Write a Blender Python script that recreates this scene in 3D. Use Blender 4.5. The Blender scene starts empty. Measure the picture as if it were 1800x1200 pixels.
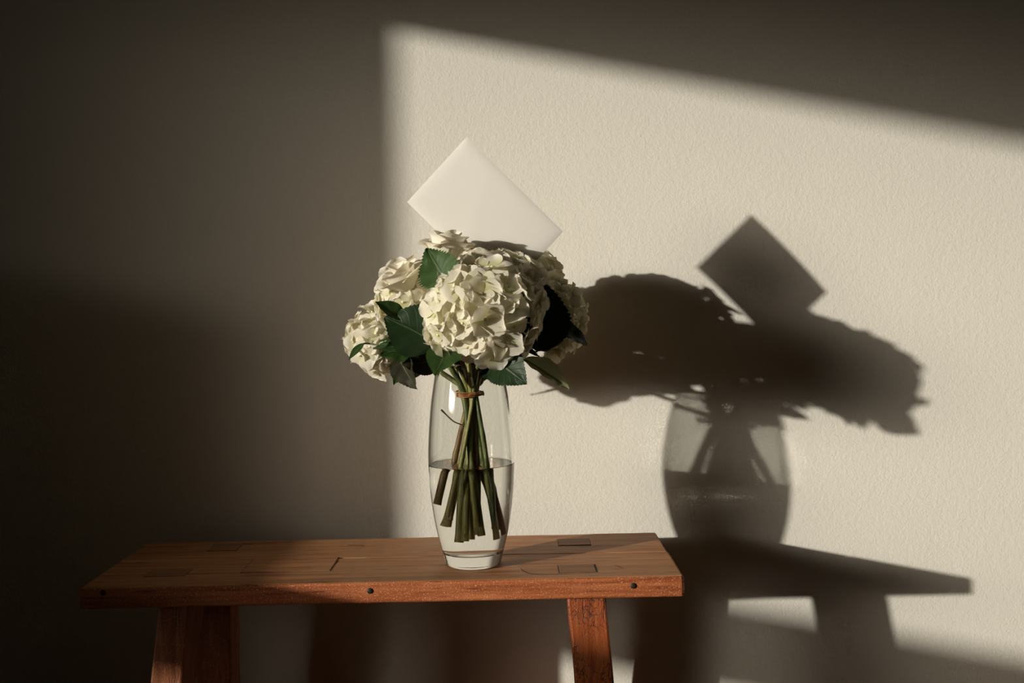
import bpy, math, random
import numpy as np
from mathutils import Vector, Matrix, noise

# ------------------------------------------------------------------ camera, light, exposure
scene = bpy.context.scene
C = scene.collection
F = 1912.0            # focal length in pixels of an 1800 px wide frame
ROLL = math.radians(1.2)
CAMZ = 0.8925         # eye height above the floor
HOR = 518.0           # horizon row once the roll is undone
WALL_Y = 1.98
SEAT_Z = CAMZ - 0.4125
SUN = Vector((1.468, 1.0, -0.30)).normalized()     # direction the sunlight travels

cam_d = bpy.data.cameras.new('camera')
cam_d.sensor_width = 36.0
cam_d.lens = F / 1800.0 * 36.0
cam_d.shift_x = 0.0009
cam_d.shift_y = -(600 - HOR) / 1800.0
cam_d.clip_start = 0.02
cam = bpy.data.objects.new('camera', cam_d)
C.objects.link(cam)
cam.matrix_world = (Matrix.Translation((0, 0, CAMZ)) @ Matrix.Rotation(math.pi / 2, 4, 'X')
                    @ Matrix.Rotation(-ROLL, 4, 'Z'))
scene.camera = cam

scene.view_settings.view_transform = 'Standard'
scene.view_settings.look = 'None'
scene.view_settings.gamma = 1.0
scene.view_settings.use_curve_mapping = False
scene.view_settings.exposure = 0.0

SUN_STRENGTH = 3.55
SKY_STRENGTH = 1.0
sun_d = bpy.data.lights.new('sun', 'SUN')
sun_d.energy = SUN_STRENGTH
sun_d.color = (1.0, 0.955, 0.85)
sun_d.angle = math.radians(0.85)
sun_o = bpy.data.objects.new('sun', sun_d)
C.objects.link(sun_o)
sun_o.rotation_euler = SUN.to_track_quat('-Z', 'Y').to_euler()
sun_o.location = (-6, -4, 4)

# hazy low-sun sky: an aureole round the sun on a dim, warm sky above the horizon
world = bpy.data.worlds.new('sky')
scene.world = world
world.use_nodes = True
wn, wl = world.node_tree.nodes, world.node_tree.links
wn.clear()
w_out = wn.new('ShaderNodeOutputWorld')
w_bg = wn.new('ShaderNodeBackground')
w_tc = wn.new('ShaderNodeTexCoord')
S_R = SUN.cross(Vector((0, 0, 1))).normalized()
S_U = S_R.cross(SUN).normalized()


def w_math(op, a, b=None, c=None):
    nd = wn.new('ShaderNodeMath')
    nd.operation = op
    for i_, v_ in enumerate((a, b, c)):
        if v_ is None:
            continue
        if isinstance(v_, (int, float)):
            nd.inputs[i_].default_value = v_
        else:
            wl.new(v_, nd.inputs[i_])
    return nd.outputs[0]


def w_along(axis):
    nd = wn.new('ShaderNodeVectorMath')
    nd.operation = 'DOT_PRODUCT'
    nd.inputs[1].default_value = axis
    wl.new(w_tc.outputs['Generated'], nd.inputs[0])
    return nd.outputs['Value']


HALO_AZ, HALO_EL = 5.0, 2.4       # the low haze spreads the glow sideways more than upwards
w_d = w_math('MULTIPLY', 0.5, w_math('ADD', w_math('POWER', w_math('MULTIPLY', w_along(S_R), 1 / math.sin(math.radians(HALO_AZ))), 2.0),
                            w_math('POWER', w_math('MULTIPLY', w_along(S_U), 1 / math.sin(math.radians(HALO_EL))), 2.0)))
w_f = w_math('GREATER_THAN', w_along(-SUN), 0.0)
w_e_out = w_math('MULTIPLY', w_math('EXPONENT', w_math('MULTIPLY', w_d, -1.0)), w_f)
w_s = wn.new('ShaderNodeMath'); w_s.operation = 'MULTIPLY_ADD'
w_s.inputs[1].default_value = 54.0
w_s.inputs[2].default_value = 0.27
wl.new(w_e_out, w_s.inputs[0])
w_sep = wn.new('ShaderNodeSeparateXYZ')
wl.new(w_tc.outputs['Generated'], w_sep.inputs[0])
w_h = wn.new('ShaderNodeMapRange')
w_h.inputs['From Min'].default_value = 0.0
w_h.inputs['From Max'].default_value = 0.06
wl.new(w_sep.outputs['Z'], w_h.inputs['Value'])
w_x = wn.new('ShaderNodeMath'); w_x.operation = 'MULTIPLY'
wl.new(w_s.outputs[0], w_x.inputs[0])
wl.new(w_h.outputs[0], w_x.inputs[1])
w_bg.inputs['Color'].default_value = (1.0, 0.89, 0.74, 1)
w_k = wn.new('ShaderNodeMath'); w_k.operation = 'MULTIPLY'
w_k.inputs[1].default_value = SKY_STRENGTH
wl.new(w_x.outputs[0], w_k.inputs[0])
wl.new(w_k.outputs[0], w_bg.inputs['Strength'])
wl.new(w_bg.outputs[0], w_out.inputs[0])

cy = scene.cycles
cy.max_bounces = 11
cy.diffuse_bounces = 3
cy.transmission_bounces = 10
cy.glossy_bounces = 6
cy.transparent_max_bounces = 24
cy.caustics_refractive = True
cy.caustics_reflective = False
cy.blur_glossy = 0.0
cy.sample_clamp_indirect = 14.0
cy.use_denoising = True
cy.use_adaptive_sampling = True
cy.adaptive_threshold = 0.05
cy.adaptive_min_samples = 24
cy.use_guiding = True              # finds the sunlight that the glass and the water bend
cy.guiding_training_samples = 128

rnd = random.Random(11)
D2R = math.radians


def px(x, y, Y):
    """3D point at depth Y that the photograph shows at pixel (x, y)."""
    dx, dy = x - 900.0, y - 600.0
    c, s = math.cos(ROLL), math.sin(ROLL)
    u, v = 900 + c * dx - s * dy, 600 + s * dx + c * dy
    return Vector(((u - 900) / F * Y, Y, CAMZ + (HOR - v) / F * Y))


# ------------------------------------------------------------------ object helpers
def tag(o, label=None, cat=None, group=None, kind=None):
    for k, v in (('label', label), ('category', cat), ('group', group), ('kind', kind)):
        if v:
            o[k] = v
    return o


def empty(name, loc, label=None, cat=None, group=None):
    o = bpy.data.objects.new(name, None)
    o.empty_display_size = 0.03
    C.objects.link(o)
    o.location = loc
    return tag(o, label, cat, group)


def origin(o):
    p = Vector((0, 0, 0))
    while o is not None:
        p += Vector(o.location)
        o = o.parent
    return p


def mesh(name, verts, faces, mats, parent=None, loc=None, smooth=True, mat_idx=None, uvs=None):
    """World-space verts -> one mesh object whose origin is loc (or the parent's)."""
    base = origin(parent) if parent is not None else Vector((0, 0, 0))
    off = base + (Vector(loc) - base if loc is not None else Vector((0, 0, 0)))
    me = bpy.data.meshes.new(name)
    me.from_pydata([tuple(Vector(v) - off) for v in verts], [], faces)
    if not isinstance(mats, (list, tuple)):
        mats = [mats]
    for m in mats:
        me.materials.append(m)
    if mat_idx is not None:
        me.polygons.foreach_set('material_index', mat_idx)
    if smooth:
        me.polygons.foreach_set('use_smooth', [True] * len(me.polygons))
    if uvs is not None:
        lay = me.uv_layers.new(name='UVMap')
        for l in me.loops:
            lay.data[l.index].uv = uvs[l.vertex_index]
    me.update()
    o = bpy.data.objects.new(name, me)
    C.objects.link(o)
    if parent is not None:
        o.parent = parent
    o.location = off - base if parent is not None else off
    return o


def box_vf(x0, x1, y0, y1, z0, z1):
    v = [(x0, y0, z0), (x1, y0, z0), (x1, y1, z0), (x0, y1, z0),
         (x0, y0, z1), (x1, y0, z1), (x1, y1, z1), (x0, y1, z1)]
    f = [(0, 3, 2, 1), (4, 5, 6, 7), (0, 1, 5, 4), (1, 2, 6, 5), (2, 3, 7, 6), (3, 0, 4, 7)]
    return v, f


def bezier_pts(pts, n):
    """Catmull-Rom through pts."""
    P = [Vector(p) for p in pts]
    P = [P[0] * 2 - P[1]] + P + [P[-1] * 2 - P[-2]]
    out = []
    segs = len(P) - 3
    for i in range(segs):
        a, b, c, d = P[i:i + 4]
        for k in range(n):
            t = k / n
            out.append(0.5 * ((2 * b) + (c - a) * t + (2 * a - 5 * b + 4 * c - d) * t * t
                              + (-a + 3 * b - 3 * c + d) * t ** 3))
    out.append(P[-2])
    return out


def tube_vf(pts, radii, sides=8, cap=True, base=0):
    n = len(pts)
    V, Fc = [], []
    t0 = (pts[1] - pts[0]).normalized()
    up = Vector((0, 0, 1)) if abs(t0.z) < 0.9 else Vector((0, 1, 0))
    a = t0.cross(up).normalized()
    for i in range(n):
        t = (pts[min(i + 1, n - 1)] - pts[max(i - 1, 0)])
        t = t.normalized() if t.length > 1e-9 else t0
        a = (a - t * a.dot(t))
        a = a.normalized() if a.length > 1e-9 else t.orthogonal().normalized()
        b = t.cross(a)
        r = radii[i] if hasattr(radii, '__len__') else radii
        for k in range(sides):
            w = 2 * math.pi * k / sides
            V.append(pts[i] + (a * math.cos(w) + b * math.sin(w)) * r)
    for i in range(n - 1):
        for k in range(sides):
            k2 = (k + 1) % sides
            Fc.append((base + i * sides + k, base + i * sides + k2,
                       base + (i + 1) * sides + k2, base + (i + 1) * sides + k))
    if cap:
        Fc.append(tuple(base + k for k in range(sides))[::-1])
        Fc.append(tuple(base + (n - 1) * sides + k for k in range(sides)))
    return V, Fc


def lathe_vf(profile, centre, seg=96, close=False):
    V, Fc = [], []
    n = len(profile)
    for r, z in profile:
        for k in range(seg):
            w = 2 * math.pi * k / seg
            V.append((centre.x + r * math.cos(w), centre.y + r * math.sin(w), centre.z + z))
    for i in range(n - 1 if not close else n):
        j = (i + 1) % n
        for k in range(seg):
            k2 = (k + 1) % seg
            Fc.append((i * seg + k, i * seg + k2, j * seg + k2, j * seg + k))
    return V, Fc


# ------------------------------------------------------------------ materials
class NT:
    def __init__(self, name):
        self.m = bpy.data.materials.new(name)
        self.m.use_nodes = True
        self.t = self.m.node_tree
        self.t.nodes.clear()
        self.out = self.t.nodes.new('ShaderNodeOutputMaterial')

    def n(self, typ, **kw):
        nd = self.t.nodes.new(typ)
        for k, v in kw.items():
            if k.startswith('in_'):
                nd.inputs[k[3:].replace('_', ' ')].default_value = v
            else:
                setattr(nd, k, v)
        return nd

    def l(self, a, b):
        self.t.links.new(a, b)

    def math(self, op, a, b=None, c=None, clamp=False):
        nd = self.n('ShaderNodeMath', operation=op, use_clamp=clamp)
        for i, v in enumerate((a, b, c)):
            if v is None:
                continue
            if isinstance(v, (int, float)):
                nd.inputs[i].default_value = v
            else:
                self.l(v, nd.inputs[i])
        return nd.outputs[0]

    def ramp(self, fac, stops):
        r = self.n('ShaderNodeValToRGB')
        e = r.color_ramp.elements
        e[0].position, e[0].color = stops[0][0], tuple(stops[0][1]) + (1,)
        e[1].position, e[1].color = stops[-1][0], tuple(stops[-1][1]) + (1,)
        for p, c in stops[1:-1]:
            x = e.new(p)
            x.color = tuple(c) + (1,)
        self.l(fac, r.inputs[0])
        return r.outputs[0]

    def mix(self, fac, a, b, typ='MIX'):
        m = self.n('ShaderNodeMix', data_type='RGBA', blend_type=typ)
        for sock, v in ((m.inputs[0], fac), (m.inputs[6], a), (m.inputs[7], b)):
            if isinstance(v, (int, float)):
                sock.default_value = v
            elif isinstance(v, tuple):
                sock.default_value = v + (1,) if len(v) == 3 else v
            else:
                self.l(v, sock)
        return m.outputs[2]

    def coords(self, kind='Object', scale=(1, 1, 1), loc=(0, 0, 0), rot=(0, 0, 0)):
        tc = self.n('ShaderNodeTexCoord')
        mp = self.n('ShaderNodeMapping')
        mp.inputs['Scale'].default_value = scale
        mp.inputs['Location'].default_value = loc
        mp.inputs['Rotation'].default_value = rot
        self.l(tc.outputs[kind], mp.inputs[0])
        return mp.outputs[0]

    def noise(self, vec, scale, detail=4, rough=0.55, dist=0.0):
        nd = self.n('ShaderNodeTexNoise')
        nd.inputs['Scale'].default_value = scale
        nd.inputs['Detail'].default_value = detail
        nd.inputs['Roughness'].default_value = rough
        nd.inputs['Distortion'].default_value = dist
        self.l(vec, nd.inputs['Vector'])
        return nd.outputs['Fac']

    def principled(self, color, rough=0.5, spec=0.5, normal=None, **kw):
        p = self.n('ShaderNodeBsdfPrincipled')
        for nm, v in (('Base Color', color), ('Roughness', rough), ('Specular IOR Level', spec)):
            if isinstance(v, (int, float)):
                p.inputs[nm].default_value = v
            elif isinstance(v, tuple):
                p.inputs[nm].default_value = v + (1,)
            else:
                self.l(v, p.inputs[nm])
        for k, v in kw.items():
            p.inputs[k.replace('_', ' ')].default_value = v
        if normal is not None:
            self.l(normal, p.inputs['Normal'])
        return p.outputs[0]

    def bump(self, h, strength=0.3, dist=0.001, normal=None):
        b = self.n('ShaderNodeBump')
        b.inputs['Strength'].default_value = strength
        b.inputs['Distance'].default_value = dist
        self.l(h, b.inputs['Height'])
        if normal is not None:
            self.l(normal, b.inputs['Normal'])
        return b.outputs[0]

    def done(self, sh):
        self.l(sh, self.out.inputs['Surface'])
        return self.m


def mat_plaster(name, col):
    t = NT(name)
    v = t.coords()
    fine = t.noise(v, 260, 3, 0.5)
    mid = t.noise(v, 110, 3, 0.5)
    big = t.noise(v, 5, 3, 0.5)
    h = t.math('ADD', t.math('MULTIPLY', fine, 0.55), t.math('MULTIPLY', mid, 0.6))
    c = t.mix(t.math('MULTIPLY', big, 0.10), col, tuple(x * 0.86 for x in col))
    nb = t.bump(big, 0.12, 0.01)
    return t.done(t.principled(c, 0.85, 0.15, t.bump(h, 0.42, 0.0022, nb)))


def mat_wood(name, dark, mid, light, scale=1.0, axis='X', seed=0.0, crackle=0.0, speck=0.0, rough=0.5, worn=None):
    t = NT(name)
    s = {'X': (1.2, 26, 26), 'Z': (26, 26, 1.5)}[axis]
    v = t.coords('Object', tuple(q * scale for q in s), (seed, seed * 1.7, seed * 0.6))
    g1 = t.noise(v, 2.2, 6, 0.62, 0.6)
    v2 = t.coords('Object', tuple(q * scale * 2.6 for q in s), (seed + 3, seed, 1.3))
    g2 = t.noise(v2, 3.0, 5, 0.6, 0.2)
    vi = t.coords('Object', (1, 1, 1), (seed, 0, 0))
    blot = t.noise(vi, 9, 5, 0.6, 0.4)
    g = t.math('ADD', t.math('MULTIPLY', g1, 0.6), t.math('MULTIPLY', g2, 0.4))
    c = t.ramp(g, [(0.33, dark), (0.5, mid), (0.68, light)])
    if worn:
        w = t.math('MULTIPLY', t.math('SUBTRACT', blot, 0.42), 3.0, clamp=True)
        c = t.mix(w, c, t.mix(t.math('MULTIPLY', g2, 0.8), worn, tuple(x * 0.55 for x in worn)))
    # dark pores and short cracks along the grain
    v3 = t.coords('Object', (9, 130, 130) if axis == 'X' else (130, 130, 9), (seed, 5, 2))
    pore = t.noise(v3, 1.6, 2, 0.5)
    pm = t.math('MULTIPLY', t.math('SUBTRACT', pore, 0.62), 9.0, clamp=True)
    c = t.mix(t.math('MULTIPLY', pm, 0.65), c, tuple(x * 0.25 for x in dark))
    h = t.math('SUBTRACT', g, t.math('MULTIPLY', pm, 0.7))
    if speck:
        sp = t.noise(vi, 420, 2, 0.6)
        sm = t.math('MULTIPLY', t.math('SUBTRACT', sp, 0.56), 6.0, clamp=True)
        c = t.mix(t.math('MULTIPLY', sm, speck), c, tuple(min(1, x * 1.7 + 0.08) for x in light))
        h = t.math('ADD', h, t.math('MULTIPLY', sp, 0.6))
    if crackle:
        vo = t.n('ShaderNodeTexVoronoi', feature='DISTANCE_TO_EDGE')
        vo.inputs['Scale'].default_value = 1.0
        vc = t.coords('Object', (120, 120, 70), (seed, 1, 0))
        nz = t.n('ShaderNodeTexNoise')
        nz.inputs['Scale'].default_value = 1.3
        nz.inputs['Detail'].default_value = 4
        t.l(vc, nz.inputs['Vector'])
        add = t.n('ShaderNodeVectorMath', operation='MULTIPLY_ADD')
        t.l(nz.outputs['Color'], add.inputs[0])
        add.inputs[1].default_value = (1.6, 1.6, 1.6)
        t.l(vc, add.inputs[2])
        t.l(add.outputs[0], vo.inputs['Vector'])
        ce = t.math('SUBTRACT', 1.0, t.math('MULTIPLY', vo.outputs['Distance'], 16.0, clamp=True))
        area = t.math('MULTIPLY', t.math('SUBTRACT', t.noise(vi, 22, 2), 0.40), 6.0, clamp=True)
        ce = t.math('MULTIPLY', t.math('MULTIPLY', ce, area), crackle)
        c = t.mix(ce, c, tuple(x * 0.18 for x in dark))
        h = t.math('SUBTRACT', h, t.math('MULTIPLY', ce, 1.6))
    rr = t.math('ADD', rough - 0.1, t.math('MULTIPLY', g2, 0.25))
    return t.done(t.principled(c, rr, 0.4, t.bump(h, 0.55, 0.0016)))


def mat_plain(name, col, rough=0.6, spec=0.4, nscale=60, amt=0.25, bump=0.15):
    t = NT(name)
    v = t.coords()
    a = t.noise(v, nscale, 4)
    c = t.mix(t.math('MULTIPLY', a, amt), col, tuple(x * 0.45 for x in col))
    return t.done(t.principled(c, rough, spec, t.bump(a, bump, 0.001)))


def mat_petal(name, tip, base, trans=0.42):
    """Thin petal: UV v runs from the claw (0) to the rim (1)."""
    t = NT(name)
    tc = t.n('ShaderNodeTexCoord')
    sep = t.n('ShaderNodeSeparateXYZ')
    t.l(tc.outputs['UV'], sep.inputs[0])
    oi = t.n('ShaderNodeObjectInfo')
    f = t.math('ADD', sep.outputs['Y'], t.math('MULTIPLY', t.math('SUBTRACT', oi.outputs['Random'], 0.5), 0.35))
    c = t.ramp(f, [(0.08, base), (0.55, tip), (1.0, tip)])
    c = t.mix(t.math('MULTIPLY', oi.outputs['Random'], 0.35), c, tuple(x * y for x, y in zip(tip, (0.97, 0.92, 0.80))))
    mp = t.n('ShaderNodeMapping')
    mp.inputs['Scale'].default_value = (26, 2.0, 1)
    t.l(tc.outputs['UV'], mp.inputs[0])
    vein = t.noise(mp.outputs[0], 1.0, 3, 0.5, 0.6)
    c = t.mix(t.math('MULTIPLY', t.math('SUBTRACT', vein, 0.5), 0.5, clamp=True), c, tuple(x * 0.75 for x in tip))
    nb = t.bump(vein, 0.25, 0.0006)
    p = t.principled(c, 0.55, 0.25, nb)
    tr = t.n('ShaderNodeBsdfTranslucent')
    t.l(t.mix(0.5, c, (1.0, 0.90, 0.68)), tr.inputs['Color'])
    t.l(nb, tr.inputs['Normal'])
    mx = t.n('ShaderNodeMixShader')
    mx.inputs[0].default_value = trans
    t.l(p, mx.inputs[1])
    t.l(tr.outputs[0], mx.inputs[2])
    return t.done(mx.outputs[0])


def mat_leaf(name, dark, light, vein, trans=0.16, rough=0.42):
    """UV u across (0..1, midrib at .5), v along."""
    t = NT(name)
    tc = t.n('ShaderNodeTexCoord')
    sep = t.n('ShaderNodeSeparateXYZ')
    t.l(tc.outputs['UV'], sep.inputs[0])
    au = t.math('ABSOLUTE', t.math('SUBTRACT', sep.outputs['X'], 0.5))
    mid = t.math('SUBTRACT', 1.0, t.math('MULTIPLY', au, 26.0), clamp=True)
    ph = t.math('SUBTRACT', t.math('MULTIPLY', sep.outputs['Y'], 7.0), t.math('MULTIPLY', au, 4.2))
    fr = t.math('ABSOLUTE', t.math('SUBTRACT', t.math('FRACT', ph), 0.5))
    side = t.math('SUBTRACT', 1.0, t.math('MULTIPLY', fr, 11.0), clamp=True)
    vm = t.math('MAXIMUM', mid, t.math('MULTIPLY', side, 0.35))
    ob = t.coords('Object')
    nz = t.noise(ob, 55, 5, 0.6)
    c = t.mix(nz, dark, light)
    c = t.mix(t.math('MULTIPLY', vm, 0.5), c, vein)
    cell = t.noise(ob, 320, 3, 0.6)
    h = t.math('ADD', t.math('SUBTRACT', t.math('MULTIPLY', nz, 0.25), t.math('MULTIPLY', vm, 1.0)),
               t.math('MULTIPLY', cell, 0.25))
    nb = t.bump(h, 0.5, 0.0012)
    p = t.principled(c, rough, 0.28, nb)
    tr = t.n('ShaderNodeBsdfTranslucent')
    t.l(t.mix(0.6, c, tuple(min(1, x * 1.8) for x in light)), tr.inputs['Color'])
    mx = t.n('ShaderNodeMixShader')
    mx.inputs[0].default_value = trans
    t.l(p, mx.inputs[1])
    t.l(tr.outputs[0], mx.inputs[2])
    return t.done(mx.outputs[0])


def mat_stem(name, a, b, c):
    t = NT(name)
    v = t.coords('Object', (60, 60, 12))
    n1 = t.noise(v, 1.2, 5, 0.6)
    oi = t.n('ShaderNodeObjectInfo')
    f = t.math('ADD', n1, t.math('MULTIPLY', t.math('SUBTRACT', oi.outputs['Random'], 0.5), 0.35))
    col = t.ramp(f, [(0.3, a), (0.5, b), (0.72, c)])
    v2 = t.coords('Object', (200, 200, 90))
    sp = t.noise(v2, 2.0, 2)
    sm = t.math('MULTIPLY', t.math('SUBTRACT', sp, 0.64), 9.0, clamp=True)
    col = t.mix(t.math('MULTIPLY', sm, 0.6), col, (0.035, 0.012, 0.008))
    return t.done(t.principled(col, 0.45, 0.4, t.bump(t.math('ADD', n1, sm), 0.3, 0.001)))


def mat_glass(name, ior, col=(1, 1, 1)):
    t = NT(name)
    g = t.n('ShaderNodeBsdfGlass')
    g.inputs['IOR'].default_value = ior
    g.inputs['Roughness'].default_value = 0.0
    g.inputs['Color'].default_value = col + (1,)
    return t.done(g.outputs[0])


M = {}
M['wall'] = mat_plaster('wall_plaster', (0.80, 0.755, 0.665))
M['blocker'] = mat_plaster('shadow_block_dark', (0.16, 0.14, 0.11))  # dark tone of the added unseen blockers, keeps their bounce light low
M['ceiling'] = mat_plaster('ceiling_plaster', (0.72, 0.69, 0.62))
M['floor'] = mat_wood('floor_boards', (0.06, 0.035, 0.02), (0.10, 0.06, 0.035), (0.15, 0.09, 0.05), 0.6, 'X', 2.0)
M['frame_paint'] = mat_plain('window_paint', (0.7, 0.67, 0.6), 0.5)
M['top'] = mat_wood('seat_wood_top', (0.16, 0.062, 0.024), (0.48, 0.205, 0.082), (0.72, 0.37, 0.175), 1.0, 'X', 1.0,
                    rough=0.6, worn=(0.56, 0.30, 0.15))
M['edge'] = mat_wood('seat_wood_edge', (0.16, 0.040, 0.013), (0.37, 0.105, 0.036), (0.56, 0.20, 0.075), 1.0, 'X', 4.0,
                     speck=0.65, rough=0.42)
M['leg_crackle'] = mat_wood('leg_wood_cracked', (0.16, 0.035, 0.010), (0.31, 0.072, 0.020), (0.43, 0.125, 0.038), 1.0, 'Z', 7.0,
                            crackle=0.95, speck=0.12, rough=0.4)
M['leg'] = mat_wood('leg_wood', (0.15, 0.04, 0.014), (0.30, 0.09, 0.033), (0.45, 0.19, 0.085), 1.0, 'Z', 9.0, speck=0.4,
                    rough=0.45)
M['tenon'] = mat_wood('tenon_end_grain', (0.20, 0.095, 0.045), (0.34, 0.165, 0.08), (0.46, 0.25, 0.13), 2.2, 'X', 13.0, rough=0.65)
M['joint'] = mat_plain('joint_grime', (0.06, 0.03, 0.016), 0.8)
M['peg'] = mat_plain('peg_dark_iron', (0.022, 0.018, 0.016), 0.55)
M['glass'] = mat_glass('clear_glass', 1.5, (0.985, 0.992, 0.985))
M['water'] = mat_glass('water', 1.333, (0.99, 0.995, 0.985))
M['water_in_glass'] = mat_glass('water_against_glass', 1.333 / 1.5, (0.995, 0.998, 0.992))
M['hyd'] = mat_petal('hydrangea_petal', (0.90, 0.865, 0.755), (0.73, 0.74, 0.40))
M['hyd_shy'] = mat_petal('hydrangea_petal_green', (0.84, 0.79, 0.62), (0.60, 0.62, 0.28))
M['rose'] = mat_petal('rose_petal', (0.91, 0.865, 0.75), (0.75, 0.68, 0.36), 0.30)
M['core'] = mat_plain('floret_stalks', (0.50, 0.50, 0.26), 0.7)
M['bead'] = mat_plain('floret_centre', (0.74, 0.71, 0.46), 0.6)
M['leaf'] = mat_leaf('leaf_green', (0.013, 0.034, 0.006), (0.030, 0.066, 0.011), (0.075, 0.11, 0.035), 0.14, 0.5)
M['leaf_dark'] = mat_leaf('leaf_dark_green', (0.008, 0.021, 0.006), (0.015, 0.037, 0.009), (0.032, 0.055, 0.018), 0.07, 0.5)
M['leaf_lit'] = mat_leaf('leaf_green_lit', (0.026, 0.062, 0.012), (0.050, 0.10, 0.022), (0.14, 0.18, 0.07), 0.12, 0.55)  # leaf green with sunlight put into the colour
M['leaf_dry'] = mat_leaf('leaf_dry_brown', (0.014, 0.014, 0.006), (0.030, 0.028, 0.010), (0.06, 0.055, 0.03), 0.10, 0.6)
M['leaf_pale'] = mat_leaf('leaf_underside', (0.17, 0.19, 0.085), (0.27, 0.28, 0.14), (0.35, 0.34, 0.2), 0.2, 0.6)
M['stem'] = mat_stem('stem_green', (0.075, 0.10, 0.026), (0.26, 0.27, 0.08), (0.42, 0.36, 0.14))
M['stem_brown'] = mat_stem('stem_woody', (0.08, 0.034, 0.02), (0.20, 0.115, 0.045), (0.30, 0.23, 0.085))
M['rib'] = mat_plain('leaf_rib_green', (0.045, 0.075, 0.024), 0.6)
M['rib_dry'] = mat_plain('leaf_rib_dry', (0.11, 0.10, 0.05), 0.6)
M['cut'] = mat_plain('stem_cut', (0.36, 0.30, 0.15), 0.7)
M['twine'] = mat_plain('twine_orange', (0.52, 0.20, 0.07), 0.7, 0.2, 600, 0.6, 0.4)
M['paper'] = mat_plain('envelope_paper', (0.805, 0.765, 0.695), 0.75, 0.2, 14, 0.05, 0.06)

# ------------------------------------------------------------------ room shell
XL, XR, YB, ZC = -2.6, 3.6, -4.2, 2.7
T = 0.16


def slab(name, x0, x1, y0, y1, z0, z1, mat, parent=None, struct=True):
    v, f = box_vf(x0, x1, y0, y1, z0, z1)
    o = mesh(name, v, f, mat, parent, loc=None if parent is not None else ((x0 + x1) / 2, (y0 + y1) / 2, z0), smooth=False)
    if struct and parent is None:
        o['kind'] = 'structure'
    return o


slab('wall_back', XL - T, XR + T, WALL_Y, WALL_Y + T, 0, ZC, M['wall'])
slab('wall_right', XR, XR + T, YB, WALL_Y, 0, ZC, M['wall'])
slab('wall_front', XL - T, XR + T, YB - T, YB, 0, ZC, M['wall'])
slab('floor', XL - T, XR + T, YB - T, WALL_Y + T, -0.1, 0, M['floor'])
slab('ceiling', XL - T, XR + T, YB - T, WALL_Y + T, ZC, ZC + 0.1, M['ceiling'])
# left wall with the window the sun comes through
WY0, WY1 = -1.15, 0.3430
WZ0, WZ1 = CAMZ - 0.31, CAMZ + 1.008
v, f = [], []
for b in ((XL - T, XL, YB, WY0, 0, ZC), (XL - T, XL, WY1, WALL_Y, 0, ZC),
          (XL - T, XL, WY0, WY1, 0, WZ0), (XL - T, XL, WY0, WY1, WZ1, ZC)):
    bv, bf = box_vf(*b)
    f += [tuple(i + len(v) for i in q) for q in bf]
    v += bv
wl_o = mesh('wall_left', v, f, M['wall'], loc=(XL, 0, 0), smooth=False)
wl_o['kind'] = 'structure'
win = empty('window_1', (XL - 0.02, (WY0 + WY1) / 2, WZ0))
win['kind'] = 'structure'
slab('transom', XL - 0.05, XL - 0.005, WY0, WY1, CAMZ - 0.107, CAMZ + 0.040, M['frame_paint'], win)
slab('stile', XL - 0.05, XL - 0.005, 0.180, WY1, WZ0, CAMZ - 0.107, M['frame_paint'], win)
slab('sill', XL - 0.10, XL + 0.02, WY0, WY1, WZ0 - 0.03, WZ0, M['frame_paint'], win)
# added unseen block left of the frame, shaped to cast the lower-left shadow
lowv, lowf = box_vf(-2.0, -1.22, 1.345, WALL_Y, 0, CAMZ + 0.135)
low = mesh('shadow_block', lowv, lowf, M['blocker'], loc=(-1.55, 1.74, 0), smooth=False)
low['kind'] = 'structure'
slab('shadow_slab', -2.0, -1.15, 0.95, 1.345, CAMZ - 0.335, CAMZ - 0.25, M['blocker'], low)  # added unseen slab that keeps halo light off the bench's left end

# daylight portal in the window opening (guides sampling of the sky only)
pd = bpy.data.lights.new('window_daylight', 'AREA')
pd.shape = 'RECTANGLE'
pd.size = WZ1 - WZ0
pd.size_y = WY1 - WY0
pd.cycles.is_portal = True
po = bpy.data.objects.new('window_daylight', pd)
C.objects.link(po)
po.location = (XL - T + 0.01, (WY0 + WY1) / 2, (WZ0 + WZ1) / 2)
po.rotation_euler = (0, D2R(-90), 0)

# ------------------------------------------------------------------ bench
BX0, BX1, BY0, BY1 = -0.637, 0.243, 1.578, 1.868
TH = 0.031
bench = empty('wooden_bench', ((BX0 + BX1) / 2, (BY0 + BY1) / 2, 0),
              'rustic reddish-brown wooden bench with splayed legs under the glass vase', 'bench')


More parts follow.
